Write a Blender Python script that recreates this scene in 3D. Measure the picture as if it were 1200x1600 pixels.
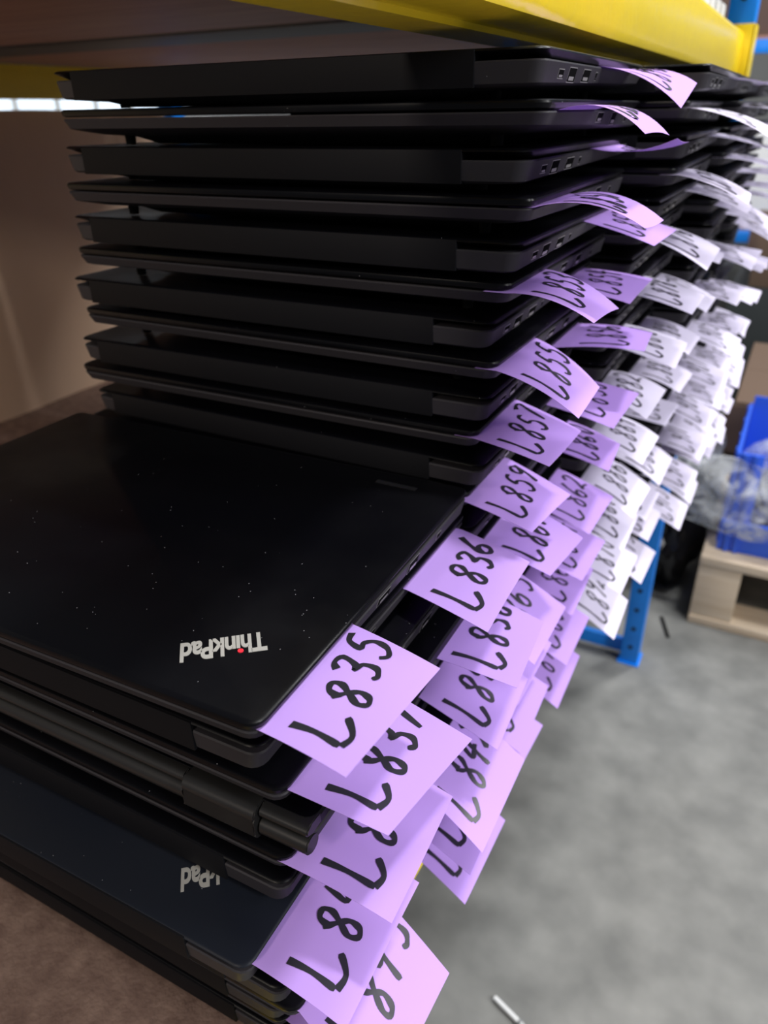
import bpy, bmesh, math, random
from mathutils import Vector, Matrix

random.seed(7)
for o in list(bpy.data.objects): bpy.data.objects.remove(o)
scene = bpy.context.scene
COL = scene.collection
EYE = 1.06                      # height of the camera above the floor
def V(x, y, z): return Vector((x, y, z + EYE))   # heights below are relative to the eye

# ------------------------------------------------------------------ camera
cam_data = bpy.data.cameras.new('camera')
cam = bpy.data.objects.new('camera', cam_data); COL.objects.link(cam)
RX, RY, RZ = (0.8847142, 0.46589609, -0.01488671), (0.20771791, -0.42263431, -0.88217544), (-0.41729372, 0.77738091, -0.47068554)
cam.matrix_world = Matrix(((RX[0], -RY[0], -RZ[0], 0), (RX[1], -RY[1], -RZ[1], 0), (RX[2], -RY[2], -RZ[2], EYE), (0, 0, 0, 1)))
cam_data.sensor_fit = 'VERTICAL'; cam_data.sensor_height = 36; cam_data.sensor_width = 27
cam_data.lens = 1168 / 1600 * 36
cam_data.clip_start = .01
cam_data.dof.use_dof = True; cam_data.dof.focus_distance = .345; cam_data.dof.aperture_fstop = 9
scene.camera = cam

# ------------------------------------------------------------------ world, lamps, exposure
scene.view_settings.view_transform = 'Standard'
try: scene.view_settings.look = 'None'
except Exception: pass
scene.view_settings.gamma = 1; scene.view_settings.use_curve_mapping = False
scene.view_settings.exposure = 0.0
world = bpy.data.worlds.new('world'); scene.world = world; world.use_nodes = True
world.node_tree.nodes['Background'].inputs[0].default_value = (.80, .88, 1, 1)
world.node_tree.nodes['Background'].inputs[1].default_value = .17
def area(name, loc, target, sx, sy, power, color=(1, 1, 1)):
    l = bpy.data.lights.new(name, 'AREA'); l.shape = 'RECTANGLE'; l.size = sx; l.size_y = sy; l.energy = power; l.color = color
    o = bpy.data.objects.new(name, l); COL.objects.link(o); o.location = V(*loc)
    o.rotation_euler = (V(*target) - V(*loc)).to_track_quat('-Z', 'Y').to_euler(); return o
area('ceiling_lamp_near', (.70, .75, 2.9), (.0, .5, -.3), .12, .30, 60)
area('ceiling_lamp_far', (.9, 3.2, 2.9), (0, 2.2, -.6), .4, 1.6, 100)
area('fill_across_aisle', (3.1, 1.5, 1.95), (0, .9, 0), .5, 1.6, 92)  # added fill for the beam face and laptop sides, no known lamp
area('fill_aisle_side', (2.7, -.3, 1.45), (-.1, .9, -.1), .5, .9, 62)  # second added fill, brightens the faces turned to the aisle
area('fill_end_aisle', (-.45, -2.5, 1.25), (-1.2, .8, -.3), .5, .4, 46, (1, .88, .76))  # invented warm fill that lifts the backing panel and deck
area('fill_back_aisle', (-3.2, 2.5, 2.6), (-3.2, 3.5, -1), 1, 1, 60)  # added light behind the rack, its source unseen

# ------------------------------------------------------------------ materials
def mat(name, color, rough=.5, metal=0, spec=.5, emis=None, estr=0, bump=None, noise=None):
    m = bpy.data.materials.new(name); m.use_nodes = True
    nt = m.node_tree; b = nt.nodes['Principled BSDF']
    b.inputs['Base Color'].default_value = (*color, 1); b.inputs['Roughness'].default_value = rough
    b.inputs['Metallic'].default_value = metal; b.inputs['Specular IOR Level'].default_value = spec
    if emis: b.inputs['Emission Color'].default_value = (*emis, 1); b.inputs['Emission Strength'].default_value = estr
    if noise or bump:
        tc = nt.nodes.new('ShaderNodeTexCoord')
    if noise:                                   # (scale, second colour, lo, hi, stretch)
        sc, c2, lo, hi, st = noise
        mp = nt.nodes.new('ShaderNodeMapping'); mp.inputs['Scale'].default_value = st
        nt.links.new(tc.outputs['Object'], mp.inputs[0])
        n = nt.nodes.new('ShaderNodeTexNoise'); n.inputs['Scale'].default_value = sc; n.inputs['Detail'].default_value = 6
        nt.links.new(mp.outputs[0], n.inputs['Vector'])
        r = nt.nodes.new('ShaderNodeValToRGB'); r.color_ramp.elements[0].position = lo; r.color_ramp.elements[1].position = hi
        r.color_ramp.elements[0].color = (*color, 1); r.color_ramp.elements[1].color = (*c2, 1)
        nt.links.new(n.outputs['Fac'], r.inputs[0]); nt.links.new(r.outputs[0], b.inputs['Base Color'])
    if bump:
        n2 = nt.nodes.new('ShaderNodeTexNoise'); n2.inputs['Scale'].default_value = bump[0]; n2.inputs['Detail'].default_value = 4
        nt.links.new(tc.outputs['Object'], n2.inputs['Vector'])
        bp = nt.nodes.new('ShaderNodeBump'); bp.inputs['Strength'].default_value = bump[1]; bp.inputs['Distance'].default_value = .002
        nt.links.new(n2.outputs['Fac'], bp.inputs['Height']); nt.links.new(bp.outputs[0], b.inputs['Normal'])
    return m
M_ = {}
def black_shell(name, color, rough, dust):
    m = mat(name, color, rough, spec=.16); nt = m.node_tree; b = nt.nodes['Principled BSDF']
    tc = nt.nodes.new('ShaderNodeTexCoord')
    oi = nt.nodes.new('ShaderNodeObjectInfo')
    ad = nt.nodes.new('ShaderNodeVectorMath'); ad.operation = 'ADD'
    nt.links.new(tc.outputs['Object'], ad.inputs[0]); nt.links.new(oi.outputs['Location'], ad.inputs[1])
    vo = nt.nodes.new('ShaderNodeTexVoronoi'); vo.inputs['Scale'].default_value = 420
    nt.links.new(ad.outputs[0], vo.inputs['Vector'])
    lt = nt.nodes.new('ShaderNodeMath'); lt.operation = 'LESS_THAN'; lt.inputs[1].default_value = .09
    nt.links.new(vo.outputs['Distance'], lt.inputs[0])
    sx = nt.nodes.new('ShaderNodeSeparateColor'); nt.links.new(vo.outputs['Color'], sx.inputs[0])
    gt = nt.nodes.new('ShaderNodeMath'); gt.operation = 'GREATER_THAN'; gt.inputs[1].default_value = 1 - dust
    nt.links.new(sx.outputs[0], gt.inputs[0])
    mu = nt.nodes.new('ShaderNodeMath'); mu.operation = 'MULTIPLY'; nt.links.new(lt.outputs[0], mu.inputs[0]); nt.links.new(gt.outputs[0], mu.inputs[1])
    n = nt.nodes.new('ShaderNodeTexNoise'); n.inputs['Scale'].default_value = 14; n.inputs['Detail'].default_value = 5
    nt.links.new(ad.outputs[0], n.inputs['Vector'])
    mr = nt.nodes.new('ShaderNodeMapRange'); mr.inputs['From Min'].default_value = .35; mr.inputs['From Max'].default_value = .75
    mr.inputs['To Min'].default_value = rough; mr.inputs['To Max'].default_value = rough + .18
    nt.links.new(n.outputs['Fac'], mr.inputs['Value']); nt.links.new(mr.outputs[0], b.inputs['Roughness'])
    mx = nt.nodes.new('ShaderNodeMix'); mx.data_type = 'RGBA'
    mx.inputs['A'].default_value = (*color, 1); mx.inputs['B'].default_value = (.28, .28, .30, 1)
    nt.links.new(mu.outputs[0], mx.inputs['Factor']); nt.links.new(mx.outputs['Result'], b.inputs['Base Color'])
    return m
M_['lid'] = black_shell('lid_black', (.0016, .0016, .0026), .28, .06)
M_['lidblue'] = black_shell('lid_blue_black', (.008, .010, .016), .42, .07)
M_['base'] = black_shell('base_black', (.027, .025, .029), .42, .02)
M_['hinge'] = mat('hinge_charcoal', (.0055, .0055, .007), .6, spec=.10)
M_['barrel'] = mat('hinge_gunmetal', (.035, .034, .034), .34, .6)
M_['rubber'] = mat('foot_rubber', (.004, .004, .004), .8, spec=.2)
M_['portdark'] = mat('port_dark', (.001, .001, .001), .9, spec=.05)
M_['portmetal'] = mat('port_metal', (.42, .41, .39), .35, .6)
M_['silver'] = mat('logo_silver', (.50, .49, .46), .42, .35)
M_['red'] = mat('logo_red', (.75, .03, .05), .4)
M_['sticker'] = mat('sticker_black', (.014, .014, .017), .25)
def paper(name, col):
    m = mat(name, col, .75, spec=.2); nt = m.node_tree; b = nt.nodes['Principled BSDF']
    tr = nt.nodes.new('ShaderNodeBsdfTranslucent'); tr.inputs[0].default_value = (*col, 1)
    mx = nt.nodes.new('ShaderNodeMixShader'); mx.inputs[0].default_value = .16
    tc = nt.nodes.new('ShaderNodeTexCoord'); n = nt.nodes.new('ShaderNodeTexNoise'); n.inputs['Scale'].default_value = 45; n.inputs['Detail'].default_value = 6
    nt.links.new(tc.outputs['Object'], n.inputs['Vector'])
    bp = nt.nodes.new('ShaderNodeBump'); bp.inputs['Strength'].default_value = .25; bp.inputs['Distance'].default_value = .0006
    nt.links.new(n.outputs['Fac'], bp.inputs['Height']); nt.links.new(bp.outputs[0], b.inputs['Normal'])
    out = nt.nodes['Material Output']
    nt.links.new(b.outputs[0], mx.inputs[1]); nt.links.new(tr.outputs[0], mx.inputs[2]); nt.links.new(mx.outputs[0], out.inputs['Surface'])
    return m
M_['purple'] = paper('paper_purple', (.57, .355, .87))
M_['pale'] = paper('paper_pale_lavender', (.78, .73, .90))
M_['ink'] = mat('marker_ink', (.022, .021, .028), .38)
M_['yellow'] = mat('beam_yellow', (.95, .71, .03), .20, spec=.35, noise=(9, (.84, .60, .02), .35, .8, (1, .15, 3)), bump=(60, .25))
M_['blue'] = mat('post_blue', (.003, .21, .80), .35, noise=(20, (.004, .25, .90), .3, .7, (1, 1, 1)))
M_['hole'] = mat('hole_black', (.003, .003, .004), .8)
M_['board'] = mat('shelf_board', (.12, .070, .054), .8, noise=(70, (.21, .135, .105), .35, .75, (1, 1, 1)), bump=(300, .5))
M_['plank'] = mat('shelf_underside', (.34, .16, .115), .55, noise=(6, (.46, .24, .17), .3, .75, (1.2, 9, 1)), bump=(40, .3))
M_['crossbar'] = mat('crossbar_dark', (.05, .05, .055), .5)
M_['cardboard'] = mat('cardboard', (.33, .215, .135), .85, noise=(5, (.27, .17, .105), .35, .75, (1, 1, 1)))
M_['cardback'] = mat('backing_cardboard', (.74, .53, .38), .9, noise=(2.2, (.60, .42, .30), .35, .75, (1, 1.5, .6)))
M_['cardmid'] = mat('cardboard_mid', (.13, .083, .056), .85)
M_['carddark'] = mat('brown_cardboard', (.12, .075, .058), .85)
M_['concrete'] = mat('concrete', (.125, .127, .121), .6, noise=(12, (.225, .225, .214), .30, .72, (1, 1, 1)), bump=(30, .15))
M_['wood'] = mat('pallet_wood', (.52, .40, .28), .75, noise=(8, (.66, .55, .42), .3, .7, (.6, 6, 6)))
M_['wooddark'] = mat('pallet_wood_shade', (.40, .29, .20), .8)
M_['crate'] = mat('crate_blue', (.03, .12, .72), .38)
M_['bag'] = mat('bag_black', (.006, .006, .008), .3, bump=(25, 1))
M_['darkgrey'] = mat('dark_grey', (.03, .035, .036), .6)
M_['grey'] = mat('grey_plastic', (.20, .21, .22), .5)
M_['white'] = mat('white_board', (.72, .73, .74), .6)
M_['wall'] = mat('wall_paint', (.55, .55, .53), .8)
M_['glow'] = mat('window_daylight', (.1, .1, .1), .5, emis=(.72, .85, 1), estr=1.6)
film = bpy.data.materials.new('clear_film'); film.use_nodes = True; nt = film.node_tree
g = nt.nodes['Principled BSDF']; g.inputs['Base Color'].default_value = (.75, .77, .80, 1); g.inputs['Roughness'].default_value = .28
tb = nt.nodes.new('ShaderNodeBsdfTransparent'); mx = nt.nodes.new('ShaderNodeMixShader'); n = nt.nodes.new('ShaderNodeTexNoise'); tc = nt.nodes.new('ShaderNodeTexCoord')
n.inputs['Scale'].default_value = 22; n.inputs['Detail'].default_value = 6; n.inputs['Distortion'].default_value = 1.5
nt.links.new(tc.outputs['Object'], n.inputs['Vector'])
mr = nt.nodes.new('ShaderNodeMapRange'); mr.inputs['From Min'].default_value = .35; mr.inputs['From Max'].default_value = .7; mr.inputs['To Min'].default_value = .04; mr.inputs['To Max'].default_value = .55
nt.links.new(n.outputs['Fac'], mr.inputs['Value']); nt.links.new(mr.outputs[0], mx.inputs[0])
nt.links.new(tb.outputs[0], mx.inputs[1]); nt.links.new(g.outputs[0], mx.inputs[2]); nt.links.new(mx.outputs[0], nt.nodes['Material Output'].inputs['Surface'])
M_['film'] = film

# ------------------------------------------------------------------ helpers
def sharpen(bm, deg=32):
    lim = math.radians(deg)
    for f in bm.faces: f.smooth = True
    for e in bm.edges:
        if len(e.link_faces) == 2 and e.calc_face_angle(0) > lim: e.smooth = False
def obj(name, bm, mats, parent=None, loc=None, smooth=True):
    bmesh.ops.recalc_face_normals(bm, faces=bm.faces)
    if smooth: sharpen(bm)
    me = bpy.data.meshes.new(name); bm.to_mesh(me); bm.free()
    for m in (mats if isinstance(mats, (list, tuple)) else [mats]): me.materials.append(M_[m] if isinstance(m, str) else m)
    o = bpy.data.objects.new(name, me); COL.objects.link(o)
    if parent: o.parent = parent
    if loc is not None: o.location = loc
    return o
def tag(o, label, cat, group=None):
    o['label'] = label; o['category'] = cat
    if group: o['group'] = group
    return o
def thing(name, label, cat, loc, rz=0, group=None):
    o = bpy.data.objects.new(name, None); COL.objects.link(o); o.location = loc; o.rotation_euler = (0, 0, rz)
    o.empty_display_size = .02
    return tag(o, label, cat, group)
def struct(name, bm, m, loc=None):
    o = obj(name, bm, m, None, loc); o['kind'] = 'structure'; return o
def box(bm, x0, x1, y0, y1, z0, z1, bev=0, mi=0):
    r = bmesh.ops.create_cube(bm, size=1); vs = r['verts']
    for v in vs:
        v.co = Vector((x0 + (v.co.x + .5) * (x1 - x0), y0 + (v.co.y + .5) * (y1 - y0), z0 + (v.co.z + .5) * (z1 - z0)))
    fs = set(f for v in vs for f in v.link_faces)
    for f in fs: f.material_index = mi
    if bev:
        es = list(set(e for v in vs for e in v.link_edges))
        bmesh.ops.bevel(bm, geom=es, offset=bev, segments=2, affect='EDGES', profile=.6)
    return vs
def cyl(bm, p, q, r, seg=16, r2=None):
    p = Vector(p); q = Vector(q); d = q - p
    m = Matrix.Translation((p + q) / 2) @ d.to_track_quat('Z', 'Y').to_matrix().to_4x4()
    bmesh.ops.create_cone(bm, cap_ends=True, segments=seg, radius1=r, radius2=r if r2 is None else r2, depth=d.length, matrix=m)
def prism(bm, prof, a, b, axis='y'):
    """profile (u,z) swept along an axis from a to b"""
    def P(u, z, t): return (u, t, z) if axis == 'y' else (t, u, z)
    A = [bm.verts.new(P(u, z, a)) for u, z in prof]; B = [bm.verts.new(P(u, z, b)) for u, z in prof]
    n = len(prof)
    for i in range(n): bm.faces.new((A[i], A[(i + 1) % n], B[(i + 1) % n], B[i]))
    bm.faces.new(A); bm.faces.new(B)

# ------------------------------------------------------------------ laptops
HX, HY, H = .1645, .1135, .0212
def rr(bm, ix, iyf, iyb, r, zf, seg=4):
    """rounded rectangle loop; iyf inset at the front (+y), iyb inset at the hinge (-y)"""
    vs = []
    x0, x1, y0, y1 = -HX + ix, HX - ix, -HY + iyb, HY - iyf
    for cx, cy, a in ((x1 - r, y1 - r, 0), (x0 + r, y1 - r, 90), (x0 + r, y0 + r, 180), (x1 - r, y0 + r, 270)):
        for k in range(seg + 1):
            t = math.radians(a + 90 * k / seg); x = cx + r * math.cos(t); y = cy + r * math.sin(t)
            vs.append(bm.verts.new((x, y, zf(y) if callable(zf) else zf)))
    return vs
def loft(bm, loops):
    for A, B in zip(loops, loops[1:]):
        n = len(A)
        for i in range(n): bm.faces.new((A[i], A[(i + 1) % n], B[(i + 1) % n], B[i]))
    bm.faces.new(loops[0][::-1]); bm.faces.new(loops[-1])
def wedge(zh, zf):                      # height at the hinge side, height at the front side
    return lambda y: zh + (zf - zh) * (y + HY) / (2 * HY)
def base_bm(round_back=False):
    bm = bmesh.new()
    loft(bm, [rr(bm, .044, .040, .020, .006, .0004), rr(bm, .034, .030, .010, .007, wedge(.0034, .0050)), rr(bm, .017, .017, .008, .007, wedge(.0042, .0066)),
              rr(bm, .0042, .0050, .0022, .007, wedge(.0052, .0094)), rr(bm, .0026, .0026, .0010, .007, wedge(.0062, .0102)),
              rr(bm, .0005, .0005, .0002, .007, .0152), rr(bm, .0010, .0010, .0008, .0065, .0160)])
    return bm
def lid_bm():
    bm = bmesh.new()
    loft(bm, [rr(bm, .0022, .0020, .010, .006, .0168), rr(bm, .0006, .0004, .0035, .007, wedge(.0190, .0174)),
              rr(bm, .0000, .0000, .0000, .007, wedge(.0200, .0196)), rr(bm, .0003, .0003, .0003, .007, .0206),
              rr(bm, .0014, .0014, .0014, .006, H)])
    return bm
def hinge_bm():
    bm = bmesh.new(); box(bm, -.146, .129, -HY - .0004, -HY + .0085, .0046, .0208, .0005); return bm
def foot_bm(x, y):
    bm = bmesh.new(); cyl(bm, (x, y, 0), (x, y, .0062 if y < 0 else .0085), .0032, 14, .0038); return bm
def port_bm(side, y, w, h, z, tongue=True):
    """socket let into the slanted side wall: thin metal rim, dark opening, metal tongue"""
    bm = bmesh.new()
    def slab(y0, y1, z0, z1, d, mi):
        a = side * (d - .0006), side * d
        box(bm, min(a), max(a), y0, y1, z0, z1, 0, mi)
    slab(y - w / 2 - .0004, y + w / 2 + .0004, z - h / 2 - .0004, z + h / 2 + .0004, .00015, 1)
    slab(y - w / 2, y + w / 2, z - h / 2, z + h / 2, .00025, 0)
    if tongue: slab(y - w * .36, y + w * .30, z - h * .40, z - h * .12, .00035, 1)
    zl = .0062 + .0040 * (y + HY) / (2 * HY)
    for v in bm.verts: v.co.x += side * (HX - .0026 + .0021 * (v.co.z - zl) / (.0152 - zl))
    return bm
MESH = {}
def part(key, name, fn, mats, parent):
    if key not in MESH:
        o = obj(name, fn(), mats, parent); MESH[key] = o.data
    else:
        o = bpy.data.objects.new(name, MESH[key]); COL.objects.link(o); o.parent = parent
    return o
PORTS = [('usb_c_port', 1, -.082, .0085, .0036, .0105, 1), ('usb_port', 1, -.062, .0130, .0062, .0105, 1), ('hdmi_port', 1, -.034, .0140, .0055, .0108, 1),
         ('audio_port', 1, -.013, .0034, .0034, .0112, 0),
         ('ethernet_port', -1, -.033, .0120, .0066, .0112, 1), ('usb_port', -1, .003, .0130, .0046, .0122, 1), ('lock_slot', -1, -.068, .0050, .0034, .0108, 0)]
def laptop(label, xr, y0, zbot, hinge_near, rz, group, detail=2, lidmat='lid'):
    """xr,y0: near right corner (world); hinge_near: the spine faces the camera end of the shelf"""
    R2 = Matrix.Rotation(rz, 3, 'Z')
    c = Vector((xr, y0, 0)) + R2 @ Vector((-HX, HY, 0))
    t = thing('laptop', label, 'laptop', V(c.x, c.y, zbot), rz + (0 if hinge_near else math.pi), group)
    part('base', 'base', base_bm, 'base', t)
    part('lid_' + lidmat, 'lid', lid_bm, lidmat, t)
    part('hinge', 'hinge_cover', hinge_bm, 'hinge', t)
    side = 1 if hinge_near else -1
    for nm, s, y, w, h, z, tg in PORTS:
        if s == side: part('%s%d' % (nm, s), nm, lambda: port_bm(s, y, w, h, z, tg), ['portdark', 'portmetal'], t)
    if detail > 1:
        for sx in (-1, 1):
            for sy in (-1, 1):
                part('foot%d%d' % (sx, sy), 'rubber_foot', lambda: foot_bm(sx * .130, sy * .086), 'rubber', t)
    return t
def barrel_laptop(label, xr, y0, zbot, rz, group):
    R2 = Matrix.Rotation(rz, 3, 'Z'); c = Vector((xr, y0, 0)) + R2 @ Vector((-HX, HY, 0))
    t = thing('laptop', label, 'laptop', V(c.x, c.y, zbot), rz, group)
    bm = bmesh.new()
    loft(bm, [rr(bm, .020, .020, .016, .006, .0030), rr(bm, .0035, .0035, .008, .007, .0042), rr(bm, .0008, .0008, .0050, .007, .0080),
              rr(bm, .0004, .0004, .0050, .006, .0122), rr(bm, .0010, .0010, .0055, .006, .0130)]); obj('base', bm, 'base', t)
    bm = bmesh.new()
    loft(bm, [rr(bm, .0012, .0012, .0080, .006, .0136), rr(bm, .0003, .0003, .0072, .007, .0142), rr(bm, 0, 0, .0070, .007, .0196),
              rr(bm, .0010, .0010, .0078, .006, .0212)]); obj('lid', bm, 'lid', t)
    def hull(x0, x1, prof):
        b = bmesh.new(); prism(b, prof, x0, x1, 'x'); bmesh.ops.bevel(b, geom=[e for e in b.edges if abs(e.verts[0].co.x - e.verts[1].co.x) < 1e-6], offset=.0006, segments=2, affect='EDGES'); return b
    def rnd(cy, cz, ry, rz_, a0, a1, n=10): return [(cy + ry * math.cos(math.radians(a0 + (a1 - a0) * i / n)), cz + rz_ * math.sin(math.radians(a0 + (a1 - a0) * i / n))) for i in range(n + 1)]
    block = [(-HY + .014, .0212)] + rnd(-HY + .0055, .0164, .0062, .0050, 100, 200) + rnd(-HY + .0040, .0070, .0050, .0042, 190, 270) + [(-HY + .014, .0030)]
    for x0, x1 in ((HX - .068, HX - .0265), (-HX + .0265, -HX + .068)): obj('hinge_block', hull(x0, x1, block), 'barrel', t)
    for x0, x1 in ((-HX + .0685, HX - .0685), (HX - .026, HX - .0002), (-HX + .0002, -HX + .026)):
        b = hull(x0, x1, [(-HY + .0060 + .0052 * math.cos(a), .0088 + .0052 * math.sin(a)) for a in [i * math.pi / 9 for i in range(18)]])
        obj('hinge_barrel', b, 'barrel', t)
        b = hull(x0, x1, [(-HY + .014, .0209)] + rnd(-HY + .0072, .0178, .0050, .0031, 95, 265) + [(-HY + .014, .0147)])
        obj('lid_edge', b, 'barrel', t)
    for nm, s, y, w, h, z, tg in PORTS:
        if s == 1: part('%s%d' % (nm, s), nm, lambda: port_bm(s, y, w, h, z, tg), ['portdark', 'portmetal'], t)
    return t
def text_mesh(body, width, height, depth, name):
    cu = bpy.data.curves.new('t', 'FONT'); cu.body = body; cu.extrude = .01; cu.offset = .03; cu.shear = .12; cu.space_character = .93
    o = bpy.data.objects.new('t', cu); COL.objects.link(o)
    dg = bpy.context.evaluated_depsgraph_get(); me = bpy.data.meshes.new_from_object(o.evaluated_get(dg))
    bpy.data.objects.remove(o)
    xs = [v.co.x for v in me.vertices]; ys = [v.co.y for v in me.vertices]; x0, x1 = min(xs), max(xs); y1 = max(ys)
    for v in me.vertices: v.co = Vector(((v.co.x - x0) / (x1 - x0) * width, v.co.y / y1 * height, (v.co.z + .01) / .02 * depth))
    me.name = name; return me
def logo(parent, invrot, corner, z, dot=True):
    """silver wordmark with a red dot, set diagonally near the corner; coordinates relative to the near right corner of the lid"""
    lid = [c for c in parent.children if c.name.startswith('lid')][0]
    rd = Vector((-.0253, -.0215, 0)).normalized(); up = Vector((.0091, -.0095, 0)).normalized()
    nrm = Vector((0, 0, 1))
    org = Vector((-.0325, .0500, 0))
    me = text_mesh('Th\u0131nkPad', .0375, .0128, .00025, 'wordmark')
    me.materials.append(M_['silver'])
    for v in me.vertices:
        w = corner + org + rd * v.co.x + up * v.co.y + nrm * (z + v.co.z)
        v.co = invrot @ w
    o = bpy.data.objects.new('wordmark', me); COL.objects.link(o); o.parent = lid; o['label'] = 'silver wordmark on the lid'
    if not dot: return
    bm = bmesh.new(); p = corner + org + rd * .0116 + up * .0108
    cyl(bm, invrot @ (p + nrm * z), invrot @ (p + nrm * (z + .0004)), .0013, 20)
    d = obj('red_dot', bm, 'red', lid); d['label'] = 'red dot of the wordmark'

# stacks: (near right corner x, front y, rotation)
PITCH = .0217
S1 = [(-.144, .163, .022), (-.151, .171, .01), (-.143, .172, .004), (-.134, .173, .006), (-.144, .172, .0), (-.148, .173, .004),
      (-.150, .143, .012), (-.139, .152, 0), (-.136, .156, .006), (-.152, .163, 0), (-.155, .167, .003), (-.158, .171, 0), (-.158, .176, .004)]
XR2 = [-.1215, -.1185, -.127, -.122, -.1275, -.133, -.142, -.1375, -.141, -.147, -.143, -.152, -.147, -.149, -.146, -.151, -.152, -.155, -.157, -.158, -.158, -.160, -.158]
XR3 = [-.078, -.088, -.086, -.090, -.099, -.107, -.114, -.114, -.120, -.125, -.124, -.130, -.127, -.133, -.130, -.134, -.13, -.136, -.132, -.134, -.13, -.135, -.132]
ORD = ['topmost', 'second', 'third', 'fourth', 'fifth', 'sixth', 'seventh', 'eighth', 'ninth', 'tenth', 'eleventh', 'twelfth', 'thirteenth',
       'fourteenth', 'fifteenth', 'sixteenth', 'seventeenth', 'eighteenth', 'nineteenth', 'twentieth', 'twenty-first', 'twenty-second', 'twenty-third']
rnd_ = random.Random(3)
LAPS = {}
DECK = -.205 - PITCH * 13 + PITCH - H - .0004           # top of the fibreboard deck
def lap_top(s, n): return (-.205 if s == 1 else (.0167 + PITCH * 0 + .010)) - PITCH * n
SN = {1: 'nearest', 2: 'second', 3: 'third', 4: 'fourth', 5: 'fifth'}
for n, (xr, y0, rz) in enumerate(S1):
    zb = lap_top(1, n) - H
    num = 835 + n; g = 'laptops of the nearest stack'
    if n == 0: lab = 'closed black laptop topping the short nearest stack, silver wordmark and red dot on lid'
    elif n == 3: lab = 'black laptop with thick gunmetal barrel hinge, fourth from the top of the nearest stack'
    elif n == 6: lab = 'bluish-black laptop jutting out low in the nearest stack, its silver logo half covered'
    else: lab = 'black laptop in the nearest stack, %s from its top' % ORD[n]
    if n == 3: t = barrel_laptop(lab, xr, y0, zb, rz, g)
    else:
        hn = n in (1, 5, 6, 7, 9, 11)
        t = laptop(lab, xr, y0, zb, hn, rz, g, 2, 'lidblue' if n == 6 else 'lid')
    LAPS[(1, n)] = (xr, y0, rz, n % 2 == 0)
    if n in (0, 6):
        ang = t.rotation_euler.z; inv = Matrix.Rotation(-ang, 3, 'Z')
        c0 = Vector((xr, y0, 0)); cen = Vector((t.location.x, t.location.y, 0))
        logo(t, inv, Matrix.Rotation(0, 3, 'Z') @ (c0 - cen), H, n == 0)
        if n == 0:
            bm = bmesh.new(); box(bm, -.052, -.024, .2085, .2125, 0, .00012)
            for v in bm.verts: v.co = inv @ (v.co + (c0 - cen) + Vector((-.0095, 0, H)))
            s = obj('sticker', bm, 'sticker', [c for c in t.children if c.name.startswith('lid')][0]); s['label'] = 'thin glossy black sticker strip'
for s, X0, Y0 in ((2, XR2, .392), (3, XR3, .628), (4, None, .864), (5, None, 1.100)):
    for n in range(23):
        if s == 4: xr = -.076 - .0016 * n + rnd_.uniform(-.004, .004)
        elif s == 5: xr = -.074 - .0012 * n + rnd_.uniform(-.005, .005)
        else: xr = X0[n]
        y0 = Y0 + rnd_.uniform(-.003, .003); rz = rnd_.uniform(-.012, .012)
        if s == 2 and n == 0: y0, rz = .392, -.004
        lab = 'black laptop in the %s stack from the front, %s from its top' % (SN[s], ORD[n]) if n else 'black laptop on top of the %s stack from the front, under the yellow beam' % SN[s]
        laptop(lab, xr, y0, lap_top(s, n) - H, n % 2 == 0, rz, 'laptops of the %s stack' % SN[s], 2 if s == 2 else 1)
        LAPS[(s, n)] = (xr, y0, rz, n % 2 == 1)

# ------------------------------------------------------------------ paper tags
GL = {
 'L': [[(.08, 1), (.16, .55), (.14, .06)], [(.14, .06), (.5, .02), (.82, .26)]],
 '8': [[(.22, .72), (.30, .95), (.62, 1), (.74, .80), (.52, .52), (.30, .22), (.42, .02), (.68, .06), (.76, .3), (.55, .5), (.30, .64), (.08, .78)]],
 '3': [[(.15, .85), (.35, 1), (.72, .92), (.62, .60), (.42, .50), (.78, .42), (.88, .16), (.60, 0), (.40, .08)]],
 '5': [[(.80, 1), (.42, .92), (.34, .56), (.62, .60), (.90, .42), (.84, .12), (.52, .0), (.30, .12)]],
 '6': [[(.62, 1), (.32, .62), (.18, .22), (.42, .0), (.74, .10), (.72, .36), (.44, .36), (.22, .14)]],
 '7': [[(.12, .86), (.50, .96), (.86, .90), (.62, .5), (.42, 0)]],
 '4': [[(.42, 1), (.18, .45), (.55, .48), (.90, .55)], [(.74, .95), (.60, .4), (.55, -.05)]],
 '1': [[(.58, 1), (.50, .5), (.40, 0)]],
 '9': [[(.78, .86), (.48, 1), (.22, .76), (.46, .56), (.78, .80)], [(.80, .92), (.72, .45), (.50, -.02)]],
 '0': [[(.52, 1), (.22, .62), (.30, .12), (.62, .04), (.80, .45), (.70, .86), (.48, 1)]],
 '2': [[(.16, .78), (.42, 1), (.76, .82), (.60, .42), (.12, .04), (.45, .12), (.88, .02)]],
}
def smooth(pts, k=5):
    if len(pts) < 3: return [Vector(p) for p in pts]
    P = [Vector(pts[0])] + [Vector(p) for p in pts] + [Vector(pts[-1])]; out = []
    for i in range(1, len(P) - 2):
        for j in range(k):
            t = j / k; a, b, c, d = P[i - 1:i + 3]
            out.append(.5 * ((2 * b) + (c - a) * t + (2 * a - 5 * b + 4 * c - d) * t * t + (3 * b - a - 3 * c + d) * t ** 3))
    out.append(P[-2]); return out
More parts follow.
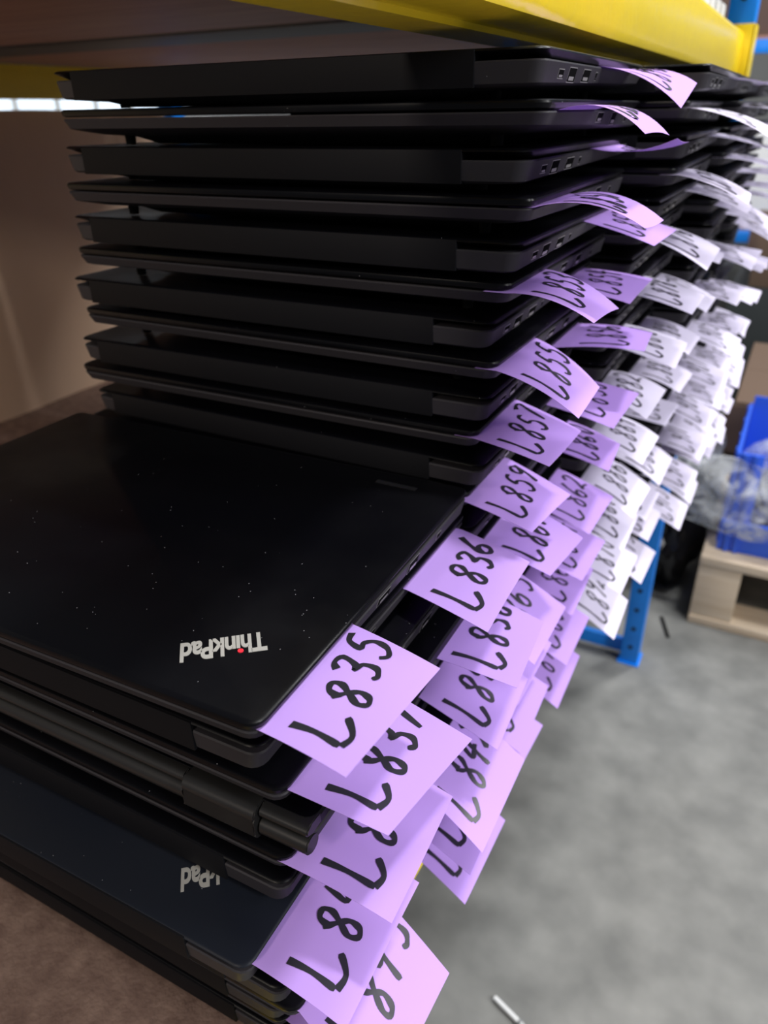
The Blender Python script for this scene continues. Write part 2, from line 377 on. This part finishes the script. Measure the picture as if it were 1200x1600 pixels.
def paper_tag(s, n, q, bulge, label, matname, text, stroke, group, rng):
    a, b, c, d = [Vector(p) for p in q]          # near-inner, far-inner, far-outer, near-outer (eye-relative)
    ctr = (a + b) / 2; org = Vector((ctr.x, ctr.y, ctr.z))
    a, b, c, d = [p - org for p in (a, b, c, d)]
    nrm = (b - a).cross(d - a); nrm = -nrm if nrm.z < 0 else nrm; nrm.normalize()
    ww = (b - a).length; curl = rng.uniform(-.0012, .0012)
    def S(u, w):                                  # u near to far, w laptop edge (0) to free edge (1)
        if w < 0:                                 # the sticky strip tucked into the seam
            return a.lerp(b, u) + Vector((w * .055, 0, 0))
        p = a.lerp(b, u).lerp(d.lerp(c, u), w)
        return p + nrm * (bulge * 4 * w * (1 - w) + curl * math.sin(u * math.pi) * w)
    bm = bmesh.new(); NU, WS = 8, [-.24, -.1, 0] + [i / 10 for i in range(1, 11)]
    G = [[bm.verts.new(S(i / NU, w)) for w in WS] for i in range(NU + 1)]
    G2 = [[bm.verts.new(v.co - nrm * .00014) for v in r] for r in G]
    W = len(WS)
    for i in range(NU):
        for j in range(W - 1):
            bm.faces.new((G[i][j], G[i + 1][j], G[i + 1][j + 1], G[i][j + 1])); bm.faces.new((G2[i][j], G2[i][j + 1], G2[i + 1][j + 1], G2[i + 1][j]))
    for i in range(NU):
        for j in (0, W - 1): bm.faces.new((G[i][j], G[i + 1][j], G2[i + 1][j], G2[i][j]))
    for j in range(W - 1):
        for i in (0, NU): bm.faces.new((G[i][j], G[i][j + 1], G2[i][j + 1], G2[i][j]))
    o = obj('paper_tag', bm, matname, None, Vector((org.x, org.y, org.z + EYE))); tag(o, label, 'paper tag', group)
    # handwriting
    bm = bmesh.new(); hw = stroke / 2
    n_ = len(text); x = .10
    jit = lambda k: rng.uniform(-k, k)
    for ci, ch in enumerate(text):
        cw = .27 if ch == 'L' else (.12 if ch == '1' else .185)
        hgt = .56 if ch == 'L' else .46 + jit(.04)
        wb = .80 - .085 * ci + jit(.015)          # the line of writing climbs towards the laptop
        for st in GL[ch]:
            pts = smooth([(x + (px + jit(.02)) * cw, wb - (py + jit(.02)) * hgt) for px, py in st])
            P3 = [(S(min(max(p[0], .01), .985), min(max(p[1], .02), .985))) for p in pts]
            L_, R_ = [], []
            for i, p in enumerate(P3):
                tdir = (P3[min(i + 1, len(P3) - 1)] - P3[max(i - 1, 0)]); 
                if tdir.length < 1e-7: tdir = Vector((1, 0, 0))
                sd = nrm.cross(tdir.normalized()).normalized()
                wv = hw * (1.25 if i < 2 else (1 + .16 * math.sin(i * .9))) * (.75 if i == len(P3) - 1 else 1)
                L_.append(bm.verts.new(p + sd * wv + nrm * .00022)); R_.append(bm.verts.new(p - sd * wv + nrm * .00022))
            for i in range(len(P3) - 1): bm.faces.new((L_[i], R_[i], R_[i + 1], L_[i + 1]))
        x += cw + .012
    h = obj('handwriting', bm, 'ink', o); h['label'] = 'handwritten %s in black marker' % text if s < 3 or n < 8 else 'handwritten number in black marker'
    return o
NOTES = {
 (1,0):((-0.1462, 0.1664, -0.2098), (-0.1502, 0.2423, -0.2098), (-0.0982, 0.2314, -0.2098), (-0.1001, 0.1553, -0.2015)),
 (1,1):((-0.1518, 0.3074, -0.2315), (-0.1507, 0.3833, -0.2315), (-0.1004, 0.3655, -0.2317), (-0.0984, 0.2917, -0.2317)),
 (1,2):((-0.1425, 0.1781, -0.2532), (-0.1372, 0.2534, -0.2532), (-0.0854, 0.2409, -0.2534), (-0.0957, 0.1774, -0.2534)),
 (1,3):((-0.1432, 0.3142, -0.2765), (-0.1367, 0.3899, -0.2765), (-0.0905, 0.3732, -0.2765), (-0.0857, 0.3088, -0.2765)),
 (1,4):((-0.1455, 0.1733, -0.2966), (-0.1422, 0.249, -0.2966), (-0.0922, 0.2367, -0.2900), (-0.0912, 0.1705, -0.2968)),
 (1,5):((-0.1495, 0.3203, -0.3183), (-0.1508, 0.3963, -0.3183), (-0.0973, 0.375, -0.3255), (-0.0934, 0.3069, -0.3243)),
 (1,6):((-0.1500, 0.1492, -0.3400), (-0.1500, 0.2252, -0.3400), (-0.1021, 0.2208, -0.3402), (-0.1002, 0.1448, -0.3402)),
 (2,1):((-0.119, 0.4100, -0.0042), (-0.119, 0.4860, -0.0042), (-0.0724, 0.459, -0.0124), (-0.0711, 0.3846, -0.0098)),
 (2,3):((-0.123, 0.3937, -0.0461), (-0.123, 0.4697, -0.0461), (-0.0676, 0.451, -0.0532), (-0.0653, 0.382, -0.0488)),
 (2,5):((-0.1344, 0.3938, -0.0866), (-0.1359, 0.4698, -0.0866), (-0.0838, 0.4444, -0.1006), (-0.0805, 0.369, -0.0916)),
 (2,7):((-0.1374, 0.3936, -0.1300), (-0.1376, 0.4696, -0.1300), (-0.0884, 0.4413, -0.1472), (-0.0834, 0.3726, -0.1426)),
 (2,9):((-0.1486, 0.3935, -0.1734), (-0.1473, 0.4695, -0.1734), (-0.096, 0.4397, -0.176), (-0.0968, 0.3742, -0.1736)),
 (2,11):((-0.1521, 0.3925, -0.2168), (-0.1517, 0.4685, -0.2168), (-0.0985, 0.443, -0.2226), (-0.1032, 0.374, -0.217)),
 (2,13):((-0.149, 0.4159, -0.2602), (-0.148, 0.4915, -0.2602), (-0.0883, 0.4492, -0.2560), (-0.096, 0.4004, -0.2604)),
 (2,8):((-0.1400, 0.5302, -0.1517), (-0.1400, 0.6062, -0.1517), (-0.0857, 0.6009, -0.1519), (-0.0815, 0.5468, -0.1519)),
 (2,12):((-0.1467, 0.5495, -0.2385), (-0.1467, 0.6155, -0.2385), (-0.0958, 0.5889, -0.2418), (-0.0908, 0.5249, -0.2387)),
 (3,3):((-0.0893, 0.631, -0.0461), (-0.0906, 0.70, -0.0461), (-0.040, 0.670, -0.058), (-0.036, 0.600, -0.059)),
 (3,5):((-0.1083, 0.631, -0.0866), (-0.1087, 0.706, -0.0866), (-0.0546, 0.672, -0.0985), (-0.0546, 0.595, -0.1026)),
 (3,7):((-0.115, 0.632, -0.1300), (-0.1139, 0.707, -0.1300), (-0.0600, 0.675, -0.1360), (-0.0600, 0.603, -0.1360)),
}
rng = random.Random(11)
QTOP = [(-.1210, .500, .0219), (-.1210, .576, .0219), (-.0765, .560, .0135), (-.0735, .492, .0)]
for (s, n), (xr, y0, rz, near) in sorted(LAPS.items()):
    num = {1: 835, 2: 848, 3: 871, 4: 894, 5: 917}[s] + n
    zs = lap_top(s, n) - .0048
    if s == 1 and n == 3: zs = lap_top(1, 3) - .0079
    if (s, n) in NOTES:
        q = [list(p) for p in NOTES[(s, n)]]; q[0][2] = q[1][2] = zs
    else:
        off = rng.uniform(.001, .008) if near else rng.uniform(.130, .142)
        ya = y0 + off; xi = xr - .001; lo = rng.uniform(.050, .058); sk = rng.uniform(-.021, -.008); dz = rng.uniform(-.014, -.002); tw = rng.uniform(-.003, .003)
        if s >= 3: dz = rng.uniform(-.022, -.003)
        q = [(xi, ya, zs), (xi, ya + .0755, zs), (xi + lo, ya + .0755 + sk, zs + dz + tw), (xi + lo + rng.uniform(-.003, .003), ya + sk + rng.uniform(-.003, .003), zs + dz)]
    bul = {(2, 1): .006, (2, 3): .006, (2, 5): .004, (2, 7): .003}.get((s, n), rng.uniform(.0002, .0018) if s < 3 else rng.uniform(0, .004))
    # tags whose free end is folded or flicked up
    if (s, n) == (2, 0): q = QTOP; bul = .004
    if (s, n) == (2, 2): q = [(-.127, .520, zs), (-.127, .596, zs), (-.078, .575, zs + .002), (-.076, .512, zs + .006)]; bul = -.004
    color = 'purple' if s < 3 else 'pale'
    txt = 'L%d' % num
    if s < 3: lab = 'purple paper tag handwritten %s, on the %s stack' % (txt, SN[s])
    else: lab = 'pale lavender paper tag on the %s stack from the front, %s from its top' % (SN[s], ORD[n])
    paper_tag(s, n, q, bul, lab, color, txt, .0029 if s == 1 else .0024, ('purple' if s < 3 else 'pale lavender') + ' paper tags on the %s stack' % SN[s], rng)

# ------------------------------------------------------------------ the rack
YE = 1.385                                       # plane of the far end frame
rack = thing('storage_rack', 'blue and yellow steel storage rack with fibreboard shelves carrying the laptop stacks', 'rack', V(-.14, YE, -EYE))
RL = rack.location
def rpart(name, bm, m, label=None, parent=None):
    for v in bm.verts: v.co -= RL if parent is None else Vector((0, 0, 0))
    o = obj(name, bm, m, rack if parent is None else parent)
    if label: o['label'] = label
    return o
E_ = EYE
# upper front beam
bm = bmesh.new()
prism(bm, [(-.196, .036 + E_), (-.1665, .036 + E_), (-.165, .0385 + E_), (-.142, .0385 + E_), (-.136, .0405 + E_), (-.1325, .046 + E_), (-.1320, .090 + E_), (-.135, .0945 + E_), (-.143, .0945 + E_), (-.146, .086 + E_), (-.150, .080 + E_), (-.196, .080 + E_)], -.45, YE - .022)
rpart('upper_front_beam', bm, 'yellow', 'glossy yellow upper beam')
# lower front beam, bowed slightly by the load
bm = bmesh.new()
prof = [(-.06, DECK - .055 + E_), (-.004, DECK - .055 + E_), (0, DECK - .050 + E_), (0, DECK - .004 + E_), (-.004, DECK - .001 + E_), (-.012, DECK - .001 + E_), (-.014, DECK - .012 + E_), (-.06, DECK - .012 + E_)]
prism(bm, prof, -.45, YE - .022)
for v in bm.verts: v.co.x += -.1760 + .0395 * (v.co.y + .0) / YE
rpart('lower_front_beam', bm, 'yellow', 'yellow lower beam')
for z0, z1, nm in ((.030, .105, 'upper'), (DECK - .075, DECK + .010, 'lower')):
    bm = bmesh.new(); box(bm, -.163, -.1195, YE - .024, YE - .0205, z0 + E_, z1 + E_, .001); box(bm, -.1225, -.1195, YE - .024, YE + .03, z0 + E_, z1 + E_, .001)
    rpart('beam_connector', bm, 'yellow')
# rear beams
bm = bmesh.new(); prism(bm, [(-1.235, .030 + E_), (-1.190, .030 + E_), (-1.190, .079 + E_), (-1.235, .079 + E_)], -.45, YE - .02); rpart('upper_rear_beam', bm, 'yellow')
bm = bmesh.new(); prism(bm, [(-1.275, DECK - .055 + E_), (-1.235, DECK - .055 + E_), (-1.235, DECK - .012 + E_), (-1.275, DECK - .012 + E_)], -.45, YE - .02); rpart('lower_rear_beam', bm, 'yellow')
# posts
def post(x0, x1, front=True):
    bm = bmesh.new(); y0, y1 = YE - .0195, YE + .018; z1 = 2.2
    t = .0025
    box(bm, x0, x1, y0, y0 + t, 0, z1 + E_, .0006); box(bm, x1 - t, x1, y0 + t, y1, 0, z1 + E_, .0006); box(bm, x0, x0 + t, y0 + t, y1, 0, z1 + E_, .0006)
    box(bm, x0 - .004, x1 + .004, y0 - .004, y1 + .01, 0, .004, 0)
    p = rpart('post', bm, 'blue')
    for k in range(38 if front else 10):
        zc = .045 + .048 * k
        if front and (.030 - .01 < zc - E_ < .115 or DECK - .085 < zc - E_ < DECK + .02): continue
        b = bmesh.new(); cyl(b, ((x0 + x1) / 2, y0 - .0006, zc), ((x0 + x1) / 2, y0 + .001, zc), .0048, 14)
        for v in b.verts: v.co -= RL
        obj('bolt_hole', b, 'hole', p)
post(-.1595, -.1225)
post(-1.26, -1.222, False)
for z in (.012, .215, .95, 1.7):
    bm = bmesh.new(); box(bm, -1.222, -.1595, YE + .002, YE + .014, z, z + .032, .001); rpart('frame_brace', bm, 'blue')
# shelf boards and crossbars
bm = bmesh.new(); box(bm, -1.262, -.196, -.45, YE - .03, DECK - .011 + E_, DECK + E_, .001); rpart('lower_shelf_board', bm, 'board', 'reddish brown fibreboard deck')
for ya, yb in ((.30, .752), (.86, 1.20), (1.203, YE - .03)):  # nearest board cut short so the added end fill reaches the backing
    bm = bmesh.new(); box(bm, -1.225, -.151, ya, yb, .0812 + E_, .093 + E_, .001); rpart('upper_shelf_board', bm, 'plank')
bm = bmesh.new(); box(bm, -1.190, -.196, .756, .856, .0790 + E_, .0925 + E_, .001); rpart('crossbar', bm, 'crossbar', 'dark steel crossbar under the shelf')

# backing board along the rear of the lower shelf
bm = bmesh.new(); NX = 40
for (xa, xb) in ((-1.232, -1.226),):
    rows = []
    for i in range(NX + 1):
        y = -.35 + (YE - .04 + .35) * i / NX; w = .004 * math.sin(y * 9) + .003 * math.sin(y * 23 + 1)
        top = .012 + .0025 * math.sin(y * 14) + E_
        rows.append([bm.verts.new((x + w, y, z)) for x, z in ((xb, DECK + E_), (xb, top), (xa, top), (xa, DECK + E_))])
    for r, q in zip(rows, rows[1:]):
        for k in range(4): bm.faces.new((r[k], r[(k + 1) % 4], q[(k + 1) % 4], q[k]))
    bm.faces.new(rows[0]); bm.faces.new(rows[-1])
bmesh.ops.translate(bm, verts=bm.verts, vec=(.0, 0, 0))
o = obj('backing_panel', bm, 'cardback'); tag(o, 'tall brown cardboard panel standing along the back of the lower shelf', 'cardboard')

# ------------------------------------------------------------------ goods on the upper shelf
t = thing('plastic_tray', 'grey plastic tray on the upper shelf above the far end of the yellow beam', 'tray', V(-.26, 1.18, .0935))
bm = bmesh.new(); box(bm, -.09, .095, -.13, .13, .0, .006, .001)
for a in ((-.09, -.085, -.13, .13), (.09, .095, -.13, .13), (-.085, .09, -.13, -.125), (-.085, .09, .125, .13)): box(bm, *a, .006, .05, .001)
obj('tray_body', bm, 'grey', t)
bm = bmesh.new(); box(bm, .086, .104, -.137, .137, .0505, .056, .001); box(bm, -.098, -.082, -.137, .137, .0505, .056, .001); obj('tray_rim', bm, 'grey', t)
for k in range(7):
    y = .93 + .052 * k
    bm = bmesh.new(); box(bm, -.0045, .0045, -.019, .019, 0, .026, .002)
    o = obj('paper_packet', bm, 'white', None, V(-.1555, y, .0935)); tag(o, 'small white packet in the row standing behind the lip of the upper beam', 'packet', 'white packets behind the beam lip')
bm = bmesh.new(); box(bm, -.11, .11, -.12, .12, 0, .008, .001)
o = obj('brown_board', bm, 'carddark', None, V(-.24, 1.245, .150)); tag(o, 'brown board lying across the grey tray on the upper shelf', 'board')

# ------------------------------------------------------------------ aisle: pallet, crate, boxes, bags
t = thing('wooden_pallet', 'pale wooden pallet on the concrete floor under the blue crate', 'pallet', V(.44, 1.98, -EYE))
def pb(name, *a):
    bm = bmesh.new(); box(bm, *a, .004); obj(name, bm, 'wood', t)
for k in range(7): pb('deck_board', -.49, .51, -.40 + .177 * k, -.40 + .177 * k + .125, .158, .180)
for x in (-.49, -.04, .42): pb('stringer', x, x + .09, -.395, .782, .022, .157)
for y in (-.40, .14, .68): pb('bottom_board', -.49, .51, y, y + .10, .0, .0215)
t['label'] = 'pale wooden pallet on the concrete floor under the blue crate'
crate = thing('plastic_crate', 'bright blue open-fronted plastic crate on the wooden pallet', 'crate', V(.18, 1.80, -EYE + .1805))
bm = bmesh.new(); box(bm, -.205, .205, -.17, .17, 0, .006, .001); obj('crate_floor', bm, 'crate', crate)
bm = bmesh.new()
bm.free()
for x in (-.205, .199):
    bm = bmesh.new()
    prism(bm, [(x, -.17), (x + .006, -.17), (x + .006, .17), (x, .17)], .0065, .235, 'y')
    for v in bm.verts: v.co = Vector((v.co.x, v.co.z, v.co.y))
    for y in (-.14, -.05, .05, .14): box(bm, x - .004 if x < 0 else x + .005, x + .001 if x < 0 else x + .010, y - .006, y + .006, .0065, .235)
    obj('crate_side', bm, 'crate', crate)
bm = bmesh.new(); box(bm, -.198, .198, .164, .170, .0065, .255, .001); obj('crate_back', bm, 'crate', crate)
bm = bmesh.new(); box(bm, -.198, .198, -.170, -.164, .0065, .075, .001); box(bm, -.205, .205, -.180, -.1705, .062, .078, .002); box(bm, -.198, -.15, -.170, -.164, .075, .235, .001)
for x in (-.19, -.17): box(bm, x, x + .008, -.176, -.1705, .0, .235)
obj('crate_front', bm, 'crate', crate)
def blob(name, label, cat, loc, size, m, seed, amp=.18, group=None, fr=3.0, sub=4, flat=True):
    bm = bmesh.new(); bmesh.ops.create_icosphere(bm, subdivisions=sub, radius=1)
    from mathutils import noise
    for v in bm.verts:
        p = v.co.copy(); nn = noise.noise(p * fr * .5 + Vector((seed, 0, 0))) * .9 + abs(noise.noise(p * fr + Vector((0, seed, 0)))) * .7 + noise.noise(p * fr * 3 + Vector((seed, seed, 0))) * .25
        v.co = p * (1 + amp * nn)
        if flat and v.co.z < -.8: v.co.z = -.8 + (v.co.z + .8) * .1
        v.co.x *= size[0]; v.co.y *= size[1]; v.co.z *= size[2]
    mz = min(v.co.z for v in bm.verts)
    for v in bm.verts: v.co.z -= mz
    o = obj(name, bm, m, None, V(*loc)); return tag(o, label, cat, group)
blob('cable_bundle', 'dark cables bundled inside the clear bag in the blue crate', 'cables', (.14, 1.745, -EYE + .188), (.125, .060, .075), 'bag', 3.3, .5, None, 6)
blob('clear_bag', 'crumpled clear plastic bag bulging over the front of the blue crate', 'plastic bag', (.12, 1.765, -EYE + .187), (.165, .095, .125), 'film', 5.1, .12, None, 3)
blob('clear_bag', 'crumpled clear plastic film lying over black bags left of the blue crate', 'plastic bag', (-.135, 1.82, -.765), (.075, .09, .07), 'film', 9.4, .15, None, 3)
blob('garbage_bag', 'black plastic bag on the floor between blue post and wooden pallet', 'bag', (-.155, 1.80, -EYE), (.088, .15, .150), 'bag', 1.7, .3, None, 3.5)
blob('garbage_bag', 'black plastic bag on the floor under the lower shelf beside the blue post', 'bag', (-.42, 1.60, -EYE), (.12, .12, .11), 'bag', 7.7, .3, None, 3.5)
blob('garbage_bag', 'large dark bag standing behind the black bags', 'bag', (-.30, 2.25, -EYE), (.13, .15, .26), 'bag', 2.2, .3, None, 3)
t = 0
bm = bmesh.new(); NXF, NZF = 36, 26; rows = []
from mathutils import noise as _nz
for i in range(NXF + 1):
    col = []
    for j in range(NZF + 1):
        u, v = i / NXF, j / NZF
        x = -.115 + .48 * u; z = -.655 - (.145 + .03 * math.sin(u * 7)) * v + .012 * math.sin(u * 11)
        k = _nz.noise(Vector((u * 5, v * 4, 2))) + .5 * abs(_nz.noise(Vector((u * 13, v * 9, 5))))
        col.append(bm.verts.new((x, 1.598 - .020 * math.sin(v * 3) + .018 * k, z + EYE)))
    rows.append(col)
for p_, q_ in zip(rows, rows[1:]):
    for j in range(NZF): bm.faces.new((p_[j], q_[j], q_[j + 1], p_[j + 1]))
o = obj('plastic_film', bm, 'film'); tag(o, 'clear wrinkled plastic sheet hanging over the front of the blue crate', 'plastic sheet')
md = o.modifiers.new('thickness', 'SOLIDIFY'); md.thickness = .0004
def carton(label, loc, sx, sy, sz, m='cardboard', rz=0, flap=True):
    t = thing('cardboard_box', label, 'cardboard box', V(*loc), rz)
    bm = bmesh.new(); box(bm, 0, sx, 0, sy, 0, sz, .003); obj('box_body', bm, m, t)
    if flap:
        bm = bmesh.new(); box(bm, .002, sx - .002, .002, sy / 2 - .001, sz + .0002, sz + .004); box(bm, .002, sx - .002, sy / 2 + .001, sy - .002, sz + .0002, sz + .004); obj('top_flaps', bm, m, t)
    return t
c1 = carton('brown cardboard box on the pallet behind the blue tub, plain top facing up', (-.067, 2.155, -EYE + .1805), .45, .66, .168, 'cardmid')
bm = bmesh.new(); b = box(bm, -.008, .44, -.004, 0, -.13, 0)
for v in bm.verts: v.co = Matrix.Rotation(math.radians(-8), 3, 'X') @ v.co + Vector((-.045 * (1 if v.co.z < -.05 else 0), -.006, .165))
f = obj('hanging_flap', bm, 'carddark', c1); f['label'] = 'brown flap hanging down in front, shade painted into its colour'  # the flap's shade is put into its darker colour
carton('dark grey cabinet block standing in the aisle under a brown cardboard box', (-.20, 3.2, -EYE), .7, .5, .46, 'darkgrey', 0, False)
carton('brown cardboard box on the dark grey block beyond the far tags', (-.14, 3.2, -EYE + .4605), .5, .45, .18, 'cardmid')
blob('garbage_bag', 'tall black bag standing beyond the blue post behind the brown box', 'bag', (-.22, 2.98, -EYE), (.11, .10, .20), 'bag', 4.4, .15, None, 3)
carton('dark brown cardboard box behind the others in the aisle', (-.20, 3.75, -EYE), .7, .5, .62, 'carddark')
# drum-shaped blue tub behind the crate
t = thing('plastic_tub', 'round bright blue plastic tub standing behind the crate on the pallet', 'tub', V(.075, 2.050, -EYE + .1805))
# (body)
bm = bmesh.new(); cyl(bm, (0, 0, 0), (0, 0, .205), .068, 40, .076); obj('tub_body', bm, 'crate', t)
bm = bmesh.new(); cyl(bm, (0, 0, 0.2055), (0, 0, .214), .078, 40); obj('tub_lid', bm, 'crate', t)

# far rack across the cross aisle
t = thing('storage_rack', 'distant blue rack beyond the far end of the laptop shelf', 'rack', V(-.4, 4.4, -EYE))
def fp(name, m, *a):
    bm = bmesh.new(); box(bm, *a, .002); obj(name, bm, m, t)
for x in (-1.2, .9): fp('post', 'blue', x, x + .06, 0, .06, 0, 3.2)
for z in (.45, 1.28, 2.1): fp('beam', 'blue', -1.13, .895, .0, .045, z, z + .055)
for z in (.505, 1.336, 2.156): fp('shelf_board', 'plank', -1.13, .895, .05, .9, z, z + .015)
carton('grey-white carton on the distant rack, level with the laptop tops', (-.55, 4.48, -EYE + .521), .75, .5, .46, 'white', 0, False)
carton('grey carton on the distant rack', (.24, 4.48, -EYE + .521), .2, .5, .5, 'grey', 0, False)
carton('brown carton on the distant rack, above the blue beam', (-.6, 4.48, -EYE + 1.352), .9, .5, .42, 'carddark', 0, False)

# ------------------------------------------------------------------ bits on the floor
t = thing('cable_piece', 'short off-white cable end lying on the concrete floor', 'cable', V(-.12, .565, -EYE + .004), -.35)
bm = bmesh.new(); cyl(bm, (-.035, 0, 0), (.012, 0, 0), .0035, 12); cyl(bm, (.013, 0, 0), (.09, -.01, 0), .0026, 12); obj('sheath', bm, 'white', t)
bm = bmesh.new(); cyl(bm, (.0122, 0, 0), (.0128, 0, 0), .0043, 12); cyl(bm, (.006, 0, 0), (.010, 0, 0), .0045, 12); obj('collar', bm, 'grey', t)
bm = bmesh.new(); box(bm, -.004, .004, -.04, .04, 0, .003, .001)
o = obj('dark_strip', bm, 'rubber', None, V(-.092, 1.535, -EYE)); o.rotation_euler.z = .35; tag(o, 'small dark strip on the floor right of the blue post foot', 'strip')  # stands for a dark streak on the floor

# ------------------------------------------------------------------ room shell
bm = bmesh.new(); box(bm, -5, 4, -2.5, 11, -EYE - .1 + E_, 0); struct('floor', bm, 'concrete')
bm = bmesh.new(); box(bm, -5, 4, 10.9, 11, 0, 5); struct('wall_far', bm, 'wall')
bm = bmesh.new(); box(bm, 3.9, 4, -2.5, 10.9, 0, 5); struct('wall_right', bm, 'wall')
bm = bmesh.new(); box(bm, -5, -4.9, -2.5, 10.9, 0, 1.10)
box(bm, -5, -4.9, -2.5, 10.9, 1.9, 5); struct('wall_left', bm, 'wall')
for k in range(12):
    bm = bmesh.new(); y = 2.9 + .36 * k
    box(bm, -4.97, -4.95, y, y + .33, 1.10, 1.9, 0); w = obj('window_%d' % (k + 1), bm, 'glow'); w['kind'] = 'structure'
    bm = bmesh.new(); box(bm, -4.99, -4.92, y - .03, y - .0, 1.10, 1.9, .002); w = obj('trim_%d' % (k + 1), bm, 'wall'); w['kind'] = 'structure'
t = thing('work_table', 'long white table by the windows behind the rack', 'table', V(-4.3, 5.0, -EYE))
bm = bmesh.new(); box(bm, -.5, .5, -2, 2, 1.06, 1.10, .004); obj('tabletop', bm, 'white', t)
for x in (-.45, .42):
    for y in (-1.9, 1.87):
        bm = bmesh.new(); box(bm, x, x + .03, y, y + .03, 0, 1.059, .002); obj('leg', bm, 'grey', t)
bm = bmesh.new(); box(bm, -.15, .15, -.25, .25, 0, .025, .006); o = obj('flat_tray', bm, 'grey', None, V(-4.1, 5.35, .0405)); tag(o, 'dark flat tray lying on the white table by the windows', 'tray')
